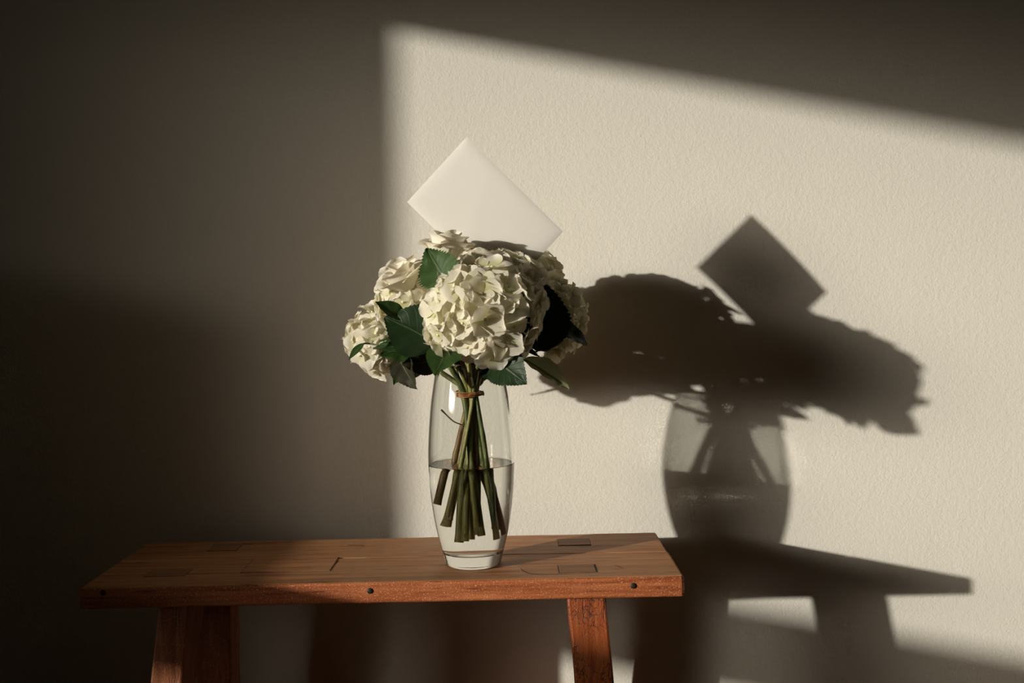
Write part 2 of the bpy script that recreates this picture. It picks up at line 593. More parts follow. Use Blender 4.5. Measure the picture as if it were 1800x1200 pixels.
def board(name, x0, x1, y0, y1, z0, z1, mats, parent, bev=0.004, nx=60, ny=6, wob=0.0012, seed=0, worn_corner=0.0):
    """A plank with rounded, slightly worn edges: lofted rounded-rectangle cross-sections along x."""
    prof = []
    for cy_, cz_, a0 in ((y1 - bev, z1 - bev, 0), (y0 + bev, z1 - bev, 90), (y0 + bev, z0 + bev, 180), (y1 - bev, z0 + bev, 270)):
        for k in range(4):
            a = D2R(a0 + 30 * k)
            prof.append((cy_ + bev * math.cos(a), cz_ + bev * math.sin(a)))
    n = len(prof)
    V, Fc, mi = [], [], []
    xs = [x0, x0 + bev * 0.3, x0 + bev] + [x0 + (x1 - x0) * i / nx for i in range(1, nx)] + [x1 - bev, x1 - bev * 0.3, x1]
    cy_, cz_ = (y0 + y1) / 2, (z0 + z1) / 2
    for i, x in enumerate(xs):
        e = 0.0
        if i in (0, len(xs) - 1):
            e = bev
        elif i in (1, len(xs) - 2):
            e = bev * 0.4
        for (yy, zz) in prof:
            w = noise.noise(Vector((x * 14 + seed, yy * 30, zz * 30))) * wob
            w2 = noise.noise(Vector((x * 60 + seed, yy * 60, 3))) * wob * 0.5
            sy = math.copysign(1, yy - cy_)
            sz = math.copysign(1, zz - cz_)
            V.append((x, yy - sy * (e - w * 0.7 - w2), zz - sz * e + (w + w2) * 0.35))
    for i in range(len(xs) - 1):
        for k in range(n):
            k2 = (k + 1) % n
            Fc.append((i * n + k, i * n + k2, (i + 1) * n + k2, (i + 1) * n + k))
            mi.append(0 if k in (1, 2, 3, 4) else 1)
    Fc.append(tuple(range(n))); mi.append(1)
    Fc.append(tuple((len(xs) - 1) * n + k for k in range(n))[::-1]); mi.append(1)
    o = mesh(name, V, Fc, mats, parent, mat_idx=mi, smooth=False)
    me = o.data
    return o


YS = 1.731
ztop = SEAT_Z
seat_a = board('seat_plank', BX0, BX1, BY0, YS - 0.0009, ztop - TH, ztop, [M['top'], M['edge']], bench, 0.0042, seed=2)
seat_b = board('seat_plank', BX0 + 0.002, BX1 - 0.003, YS + 0.0006, BY1, ztop - TH, ztop - 0.0004, [M['top'], M['top']], bench, 0.0022, seed=8)


def flush_block(name, x0, x1, y0, y1, zt, mat, lift=0.0008, gap=0.0007):
    """A block let into the seat: dark joint line round a slightly proud end-grain face."""
    V, Fc = [], []
    bv, bf = box_vf(x0 - gap, x1 + gap, y0 - gap, y1 + gap, zt - 0.004, zt + 0.0003)
    j = mesh('joint', bv, bf, M['joint'], bench, smooth=False)
    n = 8
    V, Fc = [], []
    for zz, ins in ((zt - 0.004, 0), (zt + lift - 0.0003, 0), (zt + lift, 0.0008)):
        for k in range(4 * n):
            s, q = divmod(k, n)
            t = q / n
            cs = [(x0 + ins, y0 + ins), (x1 - ins, y0 + ins), (x1 - ins, y1 - ins), (x0 + ins, y1 - ins)]
            a, b = cs[s], cs[(s + 1) % 4]
            xx, yy = a[0] + (b[0] - a[0]) * t, a[1] + (b[1] - a[1]) * t
            w = noise.noise(Vector((xx * 180, yy * 180, 1))) * 0.0009
            V.append((xx + w, yy + w, zz))
    m = 4 * n
    for i in range(2):
        for k in range(m):
            Fc.append((i * m + k, i * m + (k + 1) % m, (i + 1) * m + (k + 1) % m, (i + 1) * m + k))
    Fc.append(tuple(2 * m + k for k in range(m)))
    return mesh(name, V, Fc, mat, bench, smooth=False)


def on_seat(x, y):
    """Point of the seat top seen at a pixel."""
    p = px(x, y, 1.0)
    k = (ztop - CAMZ) / (p.z - CAMZ)
    return p.x * k, k


def block_px(name, xa, ya, xb, yb, mat, **kw):
    x0, y1 = on_seat(xa, ya)
    x1, y0 = on_seat(xb, yb)
    c0, _ = on_seat((xa + xb) / 2, (ya + yb) / 2)
    w = abs(on_seat(xb, (ya + yb) / 2)[0] - on_seat(xa, (ya + yb) / 2)[0]) / 2
    return flush_block(name, c0 - w, c0 + w, y0, y1, ztop, mat, **kw)


block_px('leg_tenon', 981, 947.5, 1037, 957.5, M['tenon'])
block_px('leg_tenon', 983, 993.5, 1046, 1005, M['tenon'], gap=0.0022, lift=0.0008)
block_px('leg_tenon', 372, 956, 421, 967, M['tenon'])
block_px('leg_tenon', 262, 1001, 330, 1012, M['tenon'])
block_px('inlaid_patch', 436, 983, 586, 1003, M['top'], gap=0.0009, lift=0.0008)


def scuff(pts_px, r):
    pts = [Vector((on_seat(x, y)[0], on_seat(x, y)[1], ztop - r * 0.35)) for x, y in pts_px]
    pts = bezier_pts(pts, 5)
    n = len(pts)
    V, Fc = tube_vf(pts, [r * (0.35 + 0.65 * math.sin(math.pi * (i + 0.5) / n)) for i in range(n)], 6)
    mesh('scuff', V, Fc, M['joint'], bench)


scuff([(914, 996), (919, 1003), (932, 1008), (960, 1009), (1004, 1008)], 0.0010)
scuff([(988, 996), (1000, 999), (1015, 995), (1040, 999)], 0.0012)
scuff([(992, 1003), (1010, 1002), (1035, 1004)], 0.0011)
scuff([(1078, 992), (1088, 996), (1098, 1000)], 0.0009)
scuff([(586, 983), (592, 986), (588, 992)], 0.0011)
scuff([(420, 955), (445, 957)], 0.0009)
scuff([(610, 957), (640, 959)], 0.0008)


def peg(x, y, r):
    p = px(x, y, BY0 + 0.0002)
    V = [Vector((p.x + r * math.cos(a), BY0 - dy, p.z + r * math.sin(a)))
         for dy, rr in ((-0.003, 1), (0.0012, 1)) for a in [2 * math.pi * k / 14 for k in range(14)]]
    V += [Vector((p.x + 0.75 * r * math.cos(a), BY0 - 0.0019, p.z + 0.75 * r * math.sin(a))) for a in
          [2 * math.pi * k / 14 for k in range(14)]]
    Fc = []
    for i in range(2):
        for k in range(14):
            Fc.append((i * 14 + k, (i * 14 + (k + 1) % 14), (i + 1) * 14 + (k + 1) % 14, (i + 1) * 14 + k))
    Fc.append(tuple(28 + k for k in range(14)))
    return mesh('peg', V, Fc, M['peg'], bench)


peg(650, 1038, 0.0042)
peg(1113, 1029, 0.0040)
peg(181, 1041, 0.0042)


def leg(xc, yc, w, d, dx, dy, mat, seed):
    """Splayed square leg: xc,yc at the seat underside, (dx,dy) the drift at the floor."""
    zt = ztop - TH + 0.002
    n = 24
    bev = 0.003
    V, Fc = [], []
    ring = []
    for cx, cyy, a0 in ((w / 2 - bev, d / 2 - bev, 0), (-w / 2 + bev, d / 2 - bev, 90), (-w / 2 + bev, -d / 2 + bev, 180), (w / 2 - bev, -d / 2 + bev, 270)):
        for k in range(3):
            a = D2R(a0 + 45 * k)
            ring.append((cx + bev * math.cos(a), cyy + bev * math.sin(a)))
    m = len(ring)
    for i in range(n + 1):
        t = i / n
        for (rx, ry) in ring:
            wv = noise.noise(Vector((rx * 40 + seed, ry * 40, t * 9))) * 0.0012
            V.append((xc + dx * t + rx * (1 + 0.04 * t) + wv, yc + dy * t + ry + wv, zt * (1 - t)))
    for i in range(n):
        for k in range(m):
            Fc.append((i * m + k, (i + 1) * m + k, (i + 1) * m + (k + 1) % m, i * m + (k + 1) % m))
    Fc.append(tuple(range(m)))
    Fc.append(tuple(n * m + k for k in range(m))[::-1])
    return mesh('leg', V, Fc, mat, bench, smooth=False)


lfr = leg(0.1015, 1.640, 0.056, 0.062, 0.034, -0.030, M['leg_crackle'], 1)
lfr['label'] = 'leg with dark crackled varnish'
leg(-0.5035, 1.640, 0.046, 0.085, -0.050, -0.030, M['leg'], 4)
leg(-0.4985, 1.812, 0.056, 0.062, -0.012, 0.030, M['leg'], 7)
leg(0.117, 1.843, 0.054, 0.072, 0.024, 0.060, M['leg'], 9)

# ------------------------------------------------------------------ vase and water
VC = Vector((-0.0665, 1.672, ztop))
ctrl = [(0.0425, 0.004), (0.0445, 0.010), (0.0462, 0.018), (0.0530, 0.044), (0.0585, 0.072), (0.0635, 0.111), (0.0660, 0.155),
        (0.0652, 0.190), (0.0628, 0.223), (0.0598, 0.252), (0.0540, 0.288), (0.0500, 0.308)]
outer = [(p.x, p.y) for p in bezier_pts([Vector((a, b, 0)) for a, b in ctrl], 8)]
WALLT = 0.0030
inner = []
for r, z in reversed(outer):
    if z > 0.026:
        inner.append((r - WALLT, z))
WLEV = 0.156
inner_up = [q for q in inner if q[1] > WLEV + 0.002]
inner_low = [q for q in inner if q[1] < WLEV - 0.002]
rw = float(np.interp(WLEV, [z for r, z in reversed(inner)], [r for r, z in reversed(inner)]))
prof = ([(0.0001, 0.0022), (0.018, 0.0020), (0.030, 0.0012), (0.034, 0.0003), (0.0375, 0.0003), (0.0405, 0.0015)] + outer
        + [(0.0494, 0.3096), (0.0485, 0.3100), (0.0476, 0.3094)] + inner_up + [(rw, WLEV)])
v, f = lathe_vf(prof, VC, 128)
vase = mesh('glass_vase', v, f, M['glass'], loc=VC)
tag(vase, 'clear barrel-shaped glass vase half full of water on the bench', 'vase')
# the water body carries the glass-to-water interface below its surface, so that light crosses it once
wprof = ([(0.0001, 0.0192), (0.020, 0.0194), (0.034, 0.0198), (0.0400, 0.0208), (0.0435, 0.0232)] + inner_low[::-1]
         + [(rw, WLEV), (rw - 0.0007, WLEV - 0.0005), (rw - 0.002, WLEV - 0.0009), (rw - 0.006, WLEV - 0.0011), (0.03, WLEV - 0.0011), (0.0001, WLEV - 0.0011)])
v, f = lathe_vf(wprof, VC, 128)
n_top = 5 * 128
water = mesh('water', v, f, [M['water_in_glass'], M['water']], loc=VC, mat_idx=[0] * (len(f) - n_top) + [1] * n_top)
tag(water, 'clear water filling the lower half of the glass vase', 'water', kind='thing')

# ------------------------------------------------------------------ envelope
eL, eT, eR = px(715, 355, 1.640), px(820, 240, 1.634), px(990, 407, 1.640)
eB = eL + eR - eT


def envelope():
    n, m = 60, 40
    ex, ey = eR - eT, eL - eT
    nrm = ex.cross(ey).normalized()
    if nrm.y > 0:
        nrm = -nrm
    V, Fc = [], []
    for side in (1, -1):
        for j in range(m + 1):
            for i in range(n + 1):
                u, w = i / n, j / m
                dd = min(min(u, 1 - u) * ex.length, min(w, 1 - w) * ey.length)
                bulge = 0.0015 * (1 - math.exp(-dd / 0.0065))
                crease = 0.0005 * math.exp(-((u - 0.28 - 0.30 * w) / 0.075) ** 2) * w
                cup = -0.004 * (u - 0.5) ** 2 * 4
                p = eT + ex * u + ey * w + nrm * (side * (0.0006 + bulge) + crease + cup)
                V.append(p)
    k = (n + 1) * (m + 1)
    for s in range(2):
        for j in range(m):
            for i in range(n):
                q = [s * k + j * (n + 1) + i, s * k + j * (n + 1) + i + 1, s * k + (j + 1) * (n + 1) + i + 1, s * k + (j + 1) * (n + 1) + i]
                Fc.append(tuple(q if s else q[::-1]))
    bd = [i for i in range(n + 1)] + [j * (n + 1) + n for j in range(1, m + 1)] + [m * (n + 1) + i for i in range(n - 1, -1, -1)] + [j * (n + 1) for j in range(m - 1, 0, -1)]
    bset = set(bd)
    for a, b in zip(bd, bd[1:] + bd[:1]):
        Fc.append((a, b, b + k, a + k))
    e = mesh('envelope', V, Fc, M['paper'], loc=eB)
    sm = [True] * (2 * n * m) + [False] * len(bd)
    e.data.polygons.foreach_set('use_smooth', sm)
    for ed in e.data.edges:
        a, b = ed.vertices
        if (a % k) in bset and (b % k) in bset:
            ed.use_edge_sharp = True
    tag(e, 'plain white paper envelope tucked corner-up into the flowers', 'envelope')
    # closed flap on the far side
    V = []
    g = 10
    for off in (0.0026, 0.0030):
        for j in range(g + 1):
            for i in range(g + 1):
                t = j / g
                u = 0.5 + (i / g - 0.5) * (1 - 0.94 * t)
                w = t * 0.62
                bulge = 0.0015
                V.append(eT + ex * u + ey * w - nrm * (bulge + off - 0.0018) + nrm * (-0.004 * (u - 0.5) ** 2 * 4))
    Fc = []
    k = (g + 1) ** 2
    for s in range(2):
        for j in range(g):
            for i in range(g):
                Fc.append((s * k + j * (g + 1) + i, s * k + j * (g + 1) + i + 1, s * k + (j + 1) * (g + 1) + i + 1, s * k + (j + 1) * (g + 1) + i))
    mesh('flap', V, Fc, M['paper'], e)
    return e


envelope()

# ------------------------------------------------------------------ flowers
TIE = VC + Vector((0.0, 0.0, 0.262))


def petal_mesh(name, seed, mat, width=1.05, cup=0.16, curl=0.1, ruffle=0.05, nu=8, nv=7):
    """Unit hydrangea petal along +x, rim at x = 1."""
    r = random.Random(seed)
    p1, p2, p3 = r.uniform(0, 6), r.uniform(0, 6), r.uniform(0, 6)
    fold = r.uniform(-0.03, 0.07)
    twist = r.uniform(-0.14, 0.14)
    V, Fc, U = [], [], []
    for j in range(nv + 1):
        t = j / nv
        for i in range(nu + 1):
            u = 2 * i / nu - 1
            # rounded, broad obovate outline with a crimped rim
            hw = 0.5 * width * math.sin(math.pi * min(1.0, 0.06 + 0.70 * t ** 0.85)) ** 0.85
            rim = math.sqrt(max(0.0, 1 - (0.86 * u) ** 2))
            rim = 0.50 + 0.50 * rim
            x = t * (rim if t > 0 else 1)
            x = 0.03 + 0.97 * t * (1 - (1 - rim) * t)
            e = (t ** 3)
            x += e * (0.022 * math.sin(9 * u + p1) + 0.018 * math.sin(21 * u + p3))
            y = u * hw * (1 - 0.18 * t ** 4)
            z = (cup * (u * u) * 0.6 * t + cup * 0.9 * t * t - curl * max(0, t - 0.55) ** 2 * 3.2
                 + ruffle * t ** 2 * (math.sin(3.1 * u + p1) + 0.6 * math.sin(6.5 * u + p2)) - fold * abs(u) * t)
            z += twist * y * t
            V.append((x, y, z))
            U.append((u * 0.5 + 0.5, t))
    for j in range(nv):
        for i in range(nu):
            a = j * (nu + 1) + i
            Fc.append((a, a + 1, a + nu + 2, a + nu + 1))
    me = bpy.data.meshes.new(name)
    me.from_pydata(V, [], Fc)
    me.materials.append(mat)
    me.polygons.foreach_set('use_smooth', [True] * len(me.polygons))
    lay = me.uv_layers.new(name='UVMap')
    for l in me.loops:
        lay.data[l.index].uv = U[l.vertex_index]
    me.update()
    return me


PET = [petal_mesh('petal', 100 + k, M['hyd'], 1.12 + 0.10 * (k % 3), 0.10 + 0.05 * (k % 4), 0.12 * (k % 3), 0.018 + 0.009 * (k % 4)) for k in range(14)]
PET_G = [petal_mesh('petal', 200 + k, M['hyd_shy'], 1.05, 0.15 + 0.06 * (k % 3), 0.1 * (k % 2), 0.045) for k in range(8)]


def floret_mesh(stalk):
    """Centre bead plus the thin stalk that runs back into the head (unit scale)."""
    V, Fc = [], []
    rings = [(0.0, 0.10), (0.055, 0.085), (0.085, 0.05)]
    pts = [Vector((0, 0, -stalk)), Vector((0.02, 0.01, -stalk * 0.5)), Vector((0, 0, -0.12)), Vector((0, 0, -0.02)),
           Vector((0, 0, 0.04)), Vector((0, 0, 0.085)), Vector((0, 0, 0.105))]
    V, Fc = tube_vf(pts, [0.035, 0.035, 0.045, 0.075, 0.10, 0.075, 0.02], 7)
    me = bpy.data.meshes.new('floret')
    me.from_pydata([tuple(q) for q in V], [], Fc)
    me.materials.append(M['bead'])
    me.polygons.foreach_set('use_smooth', [True] * len(me.polygons))
    return me


FLO = floret_mesh(1.2)


def frame(z, spin=0.0):
    z = z.normalized()
    x = z.orthogonal().normalized()
    x = Matrix.Rotation(spin, 3, z) @ x
    y = z.cross(x)
    return Matrix((x, y, z)).transposed()


def hydrangea(name, label, centre, R, axis, n, size, squash=0.9, seed=0, petals=PET, reach=0.30, stem_to=None, brown=False, group='hydrangeas in the bouquet'):
    """Mop-head of four-petalled florets on a stem that runs through the tie into the water."""
    r = random.Random(seed)
    root = empty(name, stem_to, label, 'flower', group)
    base = Vector(stem_to)
    axis = axis.normalized()
    A = frame(axis)
    # core of bunched stalks so that the head is not hollow
    V, Fc = [], []
    seg, rg = 18, 10
    for j in range(rg + 1):
        th = math.pi * j / rg
        for i in range(seg):
            ph = 2 * math.pi * i / seg
            d = Vector((math.sin(th) * math.cos(ph), math.sin(th) * math.sin(ph), math.cos(th)))
            k = R * 0.66 * (1 + 0.10 * noise.noise(d * 4 + Vector((seed, 0, 0))))
            V.append(centre + A @ Vector((d.x * k, d.y * k, d.z * k * squash)))
    for j in range(rg):
        for i in range(seg):
            Fc.append((j * seg + i, (j + 1) * seg + i, (j + 1) * seg + (i + 1) % seg, j * seg + (i + 1) % seg))
    mesh('stalk_cluster', V, Fc, M['core'], root)
    ga = math.pi * (3 - math.sqrt(5))
    for k in range(n):
        zc = 1 - (1 + reach) * (k + 0.5) / n
        rad = math.sqrt(max(0, 1 - zc * zc))
        ph = ga * k + r.uniform(-0.12, 0.12)
        d = Vector((rad * math.cos(ph), rad * math.sin(ph), zc))
        d = (d + Vector((r.uniform(-1, 1), r.uniform(-1, 1), r.uniform(-1, 1))) * 0.07).normalized()
        rr = R * r.uniform(0.80, 0.98)
        pos = centre + A @ Vector((d.x * rr, d.y * rr, d.z * rr * squash))
        nz = (A @ d + Vector((r.uniform(-1, 1), r.uniform(-1, 1), r.uniform(-1, 1))) * 0.34).normalized()
        s = size * r.uniform(0.82, 1.18)
        fl = bpy.data.objects.new('floret', FLO)
        C.objects.link(fl)
        fl.parent = root
        fl.matrix_local = Matrix.Translation(pos - base) @ frame(nz, r.uniform(0, 6.3)).to_4x4() @ Matrix.Scale(s, 4)
        a0 = r.uniform(0, 1.6)
        op = r.uniform(-0.10, 0.34)
        for q in range(4):
            p = bpy.data.objects.new('petal', r.choice(petals))
            C.objects.link(p)
            p.parent = fl
            p.matrix_local = (Matrix.Rotation(a0 + q * math.pi / 2 + r.uniform(-0.13, 0.13), 4, 'Z')
                              @ Matrix.Translation((0.04, 0, 0.012 * (q % 2)))
                              @ Matrix.Rotation(-op + r.uniform(-0.16, 0.16), 4, 'Y')
                              @ Matrix.Rotation(r.uniform(-0.2, 0.2), 4, 'X')
                              @ Matrix.Scale(r.uniform(0.9, 1.1), 4))
    stem(root, centre - A @ Vector((0, 0, R * 0.3)), -axis, base, 0.0045 if not brown else 0.0038, brown, seed)
    return root


def stem(root, top, tdir, bottom, r0, brown, seed, nodes=2):
    r = random.Random(seed * 7 + 3)
    w = (Vector(bottom) - VC)
    # the bundle is twisted: each stem crosses to the other side at the tie
    ang = math.atan2(top.y - TIE.y, top.x - TIE.x) + 0.5
    rt = r.uniform(0.005, 0.0155)
    tie = TIE + Vector((math.cos(ang) * rt, math.sin(ang) * rt, r.uniform(-0.002, 0.002)))
    low = Vector(bottom)
    top = Vector(top)
    m1 = top.lerp(tie, 0.55) + Vector((0, 0, -0.012)) + Vector((r.uniform(-1, 1), r.uniform(-1, 1), 0)) * 0.004
    # stay inside the rim of the vase
    for q in (m1,):
        if q.z < VC.z + 0.33:
            dd = Vector((q.x - VC.x, q.y - VC.y, 0))
            if dd.length > 0.034:
                dd *= 0.034 / dd.length
                q.x, q.y = VC.x + dd.x, VC.y + dd.y
    m2 = tie.lerp(low, 0.5) + Vector((r.uniform(-1, 1), r.uniform(-1, 1), 0)) * 0.007
    pts = bezier_pts([top, m1, tie, m2, low], 9)
    n = len(pts)
    rad = []
    for i in range(n):
        t = i / (n - 1)
        q = r0 * (0.86 + 0.22 * t)
        for nd in (0.62 + 0.06 * math.sin(seed), 0.80 + 0.05 * math.cos(seed)):
            q *= 1 + 0.30 * math.exp(-((t - nd) / 0.016) ** 2)
        rad.append(q)
    rad[-1] *= 1.12
    V, Fc = tube_vf(pts, rad, 12)
    s = mesh('stem', V, Fc, [M['stem_brown'] if brown else M['stem'], M['cut']], root,
             mat_idx=[0] * (len(Fc) - 1) + [1])
    return s


def rose(name, label, base_c, axis, size, seed, low, spin=0.0):
    r = random.Random(seed)
    root = empty(name, low, label, 'flower', 'roses in the bouquet')
    A = frame(axis, spin)
    rings = [(1, 0.07, 0.97, 0.00, 2.8), (2, 0.16, 1.02, 0.01, 1.75), (3, 0.25, 1.0, 0.04, 1.45), (3, 0.33, 0.95, 0.11, 1.40),
             (4, 0.38, 0.84, 0.24, 1.20)]
    for ri, (n, rad, h, flare, span) in enumerate(rings):
        for k in range(n):
            a0 = 2 * math.pi * (k + 0.37 * ri) / n + r.uniform(-0.12, 0.12)
            fl = flare * r.uniform(0.8, 1.2)
            hh = h * r.uniform(0.94, 1.06)
            ph = r.uniform(0, 6)
            nu, nv = 12, 10
            V, Fc, U = [], [], []
            for j in range(nv + 1):
                t = j / nv
                for i in range(nu + 1):
                    u = 2 * i / nu - 1
                    wid = (0.30 + 0.70 * math.sin(math.pi * min(1, t * 0.62 + 0.02)) ** 0.8)
                    drop = 1 - 0.20 * (abs(u) ** 2.6) * t ** 1.5
                    an = a0 + u * span * wid * 0.98
                    rr = rad * (0.25 + 0.95 * math.sin(min(1.0, t * 1.25) * math.pi / 2)) + fl * t ** 2.1
                    lip = max(0, t - 0.78) / 0.22
                    rr += (0.05 + 0.22 * fl) * lip ** 2
                    zz = hh * t * drop - (0.04 + 0.30 * fl) * lip ** 2 * 0.6 - 0.26 * fl * t * t
                    pt = math.exp(-(u / 0.22) ** 2) * 0.03 * lip if ri > 2 else 0
                    rr += 0.018 * math.sin(4 * u + ph) * t * t + pt
                    rr -= 0.02 * abs(u) * (ri > 1)
                    V.append(base_c + A @ (Vector((rr * math.cos(an), rr * math.sin(an), zz)) * size))
                    U.append((u * 0.5 + 0.5, t))
            for j in range(nv):
                for i in range(nu):
                    a = j * (nu + 1) + i
                    Fc.append((a, a + 1, a + nu + 2, a + nu + 1))
            mesh('petal', V, Fc, M['rose'], root, uvs=U)
    # green hip under the petals
    V, Fc = tube_vf([base_c + A @ Vector((0, 0, z)) * size for z in (-0.30, -0.22, -0.12, -0.02, 0.06)],
                    [0.06 * size, 0.13 * size, 0.18 * size, 0.16 * size, 0.08 * size], 12)
    mesh('hip', V, Fc, M['stem'], root)
    stem(root, base_c + A @ Vector((0, 0, -0.2)) * size, -axis, Vector(low), 0.0034, False, seed)
    return root


def leaf(parent, base, tip, normal, width, fold=0.18, bend=0.0, mat='leaf', twist=0.0, teeth=0.05, wave=0.02, petiole=None, seed=0, label=None, shape=0.85):
    """Ovate toothed leaf from base to tip; UV carries the veins."""
    base, tip = Vector(base), Vector(tip)
    L = (tip - base).length
    ex = (tip - base) / L
    nz = (Vector(normal) - ex * Vector(normal).dot(ex)).normalized()
    ey = nz.cross(ex)
    nv, nu = 36, 12
    V, Fc, U = [], [], []
    for j in range(nv + 1):
        t = j / nv
        hw = 0.5 * width * max(0.0, math.sin(math.pi * t ** shape)) ** 0.78 * (1 - 0.25 * t ** 3)
        if j == nv:
            hw = 0.0004
        for i in range(nu + 1):
            u = 2 * i / nu - 1
            y = u * hw
            x = t * L
            if i in (0, nu):
                y *= 1 + teeth * (1 if j % 2 else -1)
                x += (0.012 * L if j % 2 else 0) * (teeth > 0)
            z = fold * abs(y) * (1 - 0.3 * t) + bend * L * (t * (1 - t)) * 4 * 0.25 - 0.0
            z += wave * L * math.sin(7 * t * math.pi - abs(u) * 2.5 + seed) * abs(u) * 0.5
            z += noise.noise(Vector((t * 2.2 + seed * 3.1, u * 1.4, seed))) * 0.035 * L
            ang = twist * (t - 0.2)
            yy = y * math.cos(ang)
            zz = z + y * math.sin(ang)
            V.append(base + ex * x + ey * yy + nz * zz)
            U.append((u * 0.5 + 0.5, t))
    for j in range(nv):
        for i in range(nu):
            a = j * (nu + 1) + i
            Fc.append((a, a + 1, a + nu + 2, a + nu + 1))
    mi = [0] * len(Fc)
    # raised midrib on the underside, running back into the petiole
    rib = []
    for j in range(0, nv + 1, 3):
        rib.append(V[j * (nu + 1) + nu // 2] - nz * 0.0006)
    if petiole is not None:
        P = Vector(petiole)
        rib = bezier_pts([P, P.lerp(base, 0.55) - nz * 0.004, base - nz * 0.0006], 5)[:-1] + rib
    rr = [0.0015 + 0.0007 * (1 - i / (len(rib) - 1)) - 0.0010 * (i / (len(rib) - 1)) for i in range(len(rib))]
    o = mesh('leaf', V, Fc, M[mat], parent, uvs=U)
    if label:
        o['label'] = label
    V2, F2 = tube_vf(rib, rr, 6)
    mesh('midrib', V2, F2, M['rib_dry'] if mat in ('leaf_dry', 'leaf_pale') else M['rib'], o)
    return o


def bottom_pt(ang, rad, z):
    return VC + Vector((rad * math.cos(ang), rad * math.sin(ang), z))


UP = Vector((0, 0, 1))
CAMP = Vector((0, 0, CAMZ))


def face(p, up=0.0, left=0.0):
    """A direction roughly towards the camera from p."""
    return ((CAMP - p).normalized() + UP * up + Vector((-1, 0, 0)) * left).normalized()


h1c = px(848, 548, 1.548)
H1 = hydrangea('hydrangea', 'largest white hydrangea head at the front centre of the bouquet', h1c, 0.084,
               Vector((0.05, -0.72, 0.62)), 82, 0.0245, 0.92, 5, stem_to=bottom_pt(1.9, 0.020, 0.047), reach=0.42)
h2c = px(957, 558, 1.665)
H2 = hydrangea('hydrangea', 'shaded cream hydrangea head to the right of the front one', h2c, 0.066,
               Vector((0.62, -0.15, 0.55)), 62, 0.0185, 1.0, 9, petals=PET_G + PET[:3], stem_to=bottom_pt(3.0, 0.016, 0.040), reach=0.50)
h3c = px(668, 598, 1.735)
H3 = hydrangea('hydrangea', 'white hydrangea head at the far left edge of the bouquet', h3c, 0.051,
               Vector((-0.75, -0.25, 0.30)), 56, 0.0225, 1.02, 14, stem_to=bottom_pt(0.2, 0.032, 0.058), reach=0.55)
h4c = px(733, 527, 1.640)
H4 = hydrangea('hydrangea', 'white hydrangea florets between the two roses and the dark leaf', h4c, 0.062,
               Vector((-0.35, -0.55, 0.65)), 46, 0.0215, 0.9, 21, stem_to=bottom_pt(5.2, 0.026, 0.052), reach=0.2)
h5c = px(893, 498, 1.600)
H5 = hydrangea('hydrangea', 'white hydrangea head rising behind the front one, against the envelope', h5c, 0.052,
               Vector((0.2, -0.2, 0.9)), 40, 0.0185, 0.85, 27, stem_to=bottom_pt(2.5, 0.034, 0.062), reach=0.2)
h6c = px(898, 516, 1.800)
H6 = hydrangea('hydrangea', 'white hydrangea head at the back, hidden behind the envelope', h6c, 0.088,
               Vector((-0.1, 0.6, 0.7)), 58, 0.024, 0.85, 33, stem_to=bottom_pt(4.4, 0.030, 0.045), reach=0.3)

R1 = rose('white_rose', 'open white rose at the very top, in front of the envelope corner', px(783, 468, 1.585), Vector((0.10, -0.10, 1)), 0.052, 3,
          bottom_pt(4.9, 0.034, 0.066), 0.5)
R2 = rose('white_rose', 'white rose tilted to the left above the dark leaf', px(724, 516, 1.600), Vector((-0.42, -0.25, 0.86)), 0.050, 8,
          bottom_pt(0.9, 0.036, 0.054), 1.2)

# leaves, each on the flower it grows from
b, t_ = px(768, 604, 1.545), px(676, 557, 1.560)
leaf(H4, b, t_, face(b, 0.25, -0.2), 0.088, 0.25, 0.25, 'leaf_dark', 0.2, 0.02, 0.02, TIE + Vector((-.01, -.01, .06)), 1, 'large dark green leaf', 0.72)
b, t_ = px(712, 560, 1.565), px(660, 531, 1.55)
leaf(H4, b, t_, face(b, 0.6, 0.2), 0.026, 0.5, 0.1, 'leaf', 0.0, 0.03, 0.02, None, 2)
b, t_ = px(786, 498, 1.520), px(749, 436, 1.530)
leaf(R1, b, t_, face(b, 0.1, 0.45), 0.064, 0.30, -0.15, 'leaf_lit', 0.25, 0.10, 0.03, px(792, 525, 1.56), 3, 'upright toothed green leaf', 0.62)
b, t_ = px(790, 612, 1.515), px(764, 660, 1.475)
leaf(H1, b, t_, face(b, 0.5, 0.25), 0.052, 0.22, 0.1, 'leaf', 0.1, 0.03, 0.02, TIE + Vector((-.005, -.01, .05)), 4, None, 0.66)
b, t_ = px(752, 618, 1.56), px(655, 611, 1.57)
leaf(H3, b, t_, face(b, 0.9, 0.1), 0.036, 0.35, 0.3, 'leaf', 0.3, 0.03, 0.03, TIE + Vector((-.01, 0, .05)), 5)
b, t_ = px(742, 606, 1.585), px(668, 624, 1.56)
leaf(H3, b, t_, face(b, 0.2, 0.1), 0.042, 0.3, 0.2, 'leaf', -0.3, 0.03, 0.03, TIE + Vector((-.01, 0, .05)), 6)
b, t_ = px(700, 625, 1.60), px(733, 684, 1.55)
leaf(H4, b, t_, face(b, 0.0, 0.3), 0.042, 0.5, 0.2, 'leaf_dry', 0.5, 0.04, 0.05, TIE + Vector((-.01, 0, .05)), 7, 'curled brown-green leaf')
b, t_ = px(722, 640, 1.60), px(692, 676, 1.57)
leaf(H3, b, t_, face(b, 0.2, 0.3), 0.030, 0.6, 0.1, 'leaf', 0.3, 0.04, 0.03, TIE + Vector((-.01, 0, .05)), 8)
b, t_ = px(770, 636, 1.59), px(706, 640, 1.56)
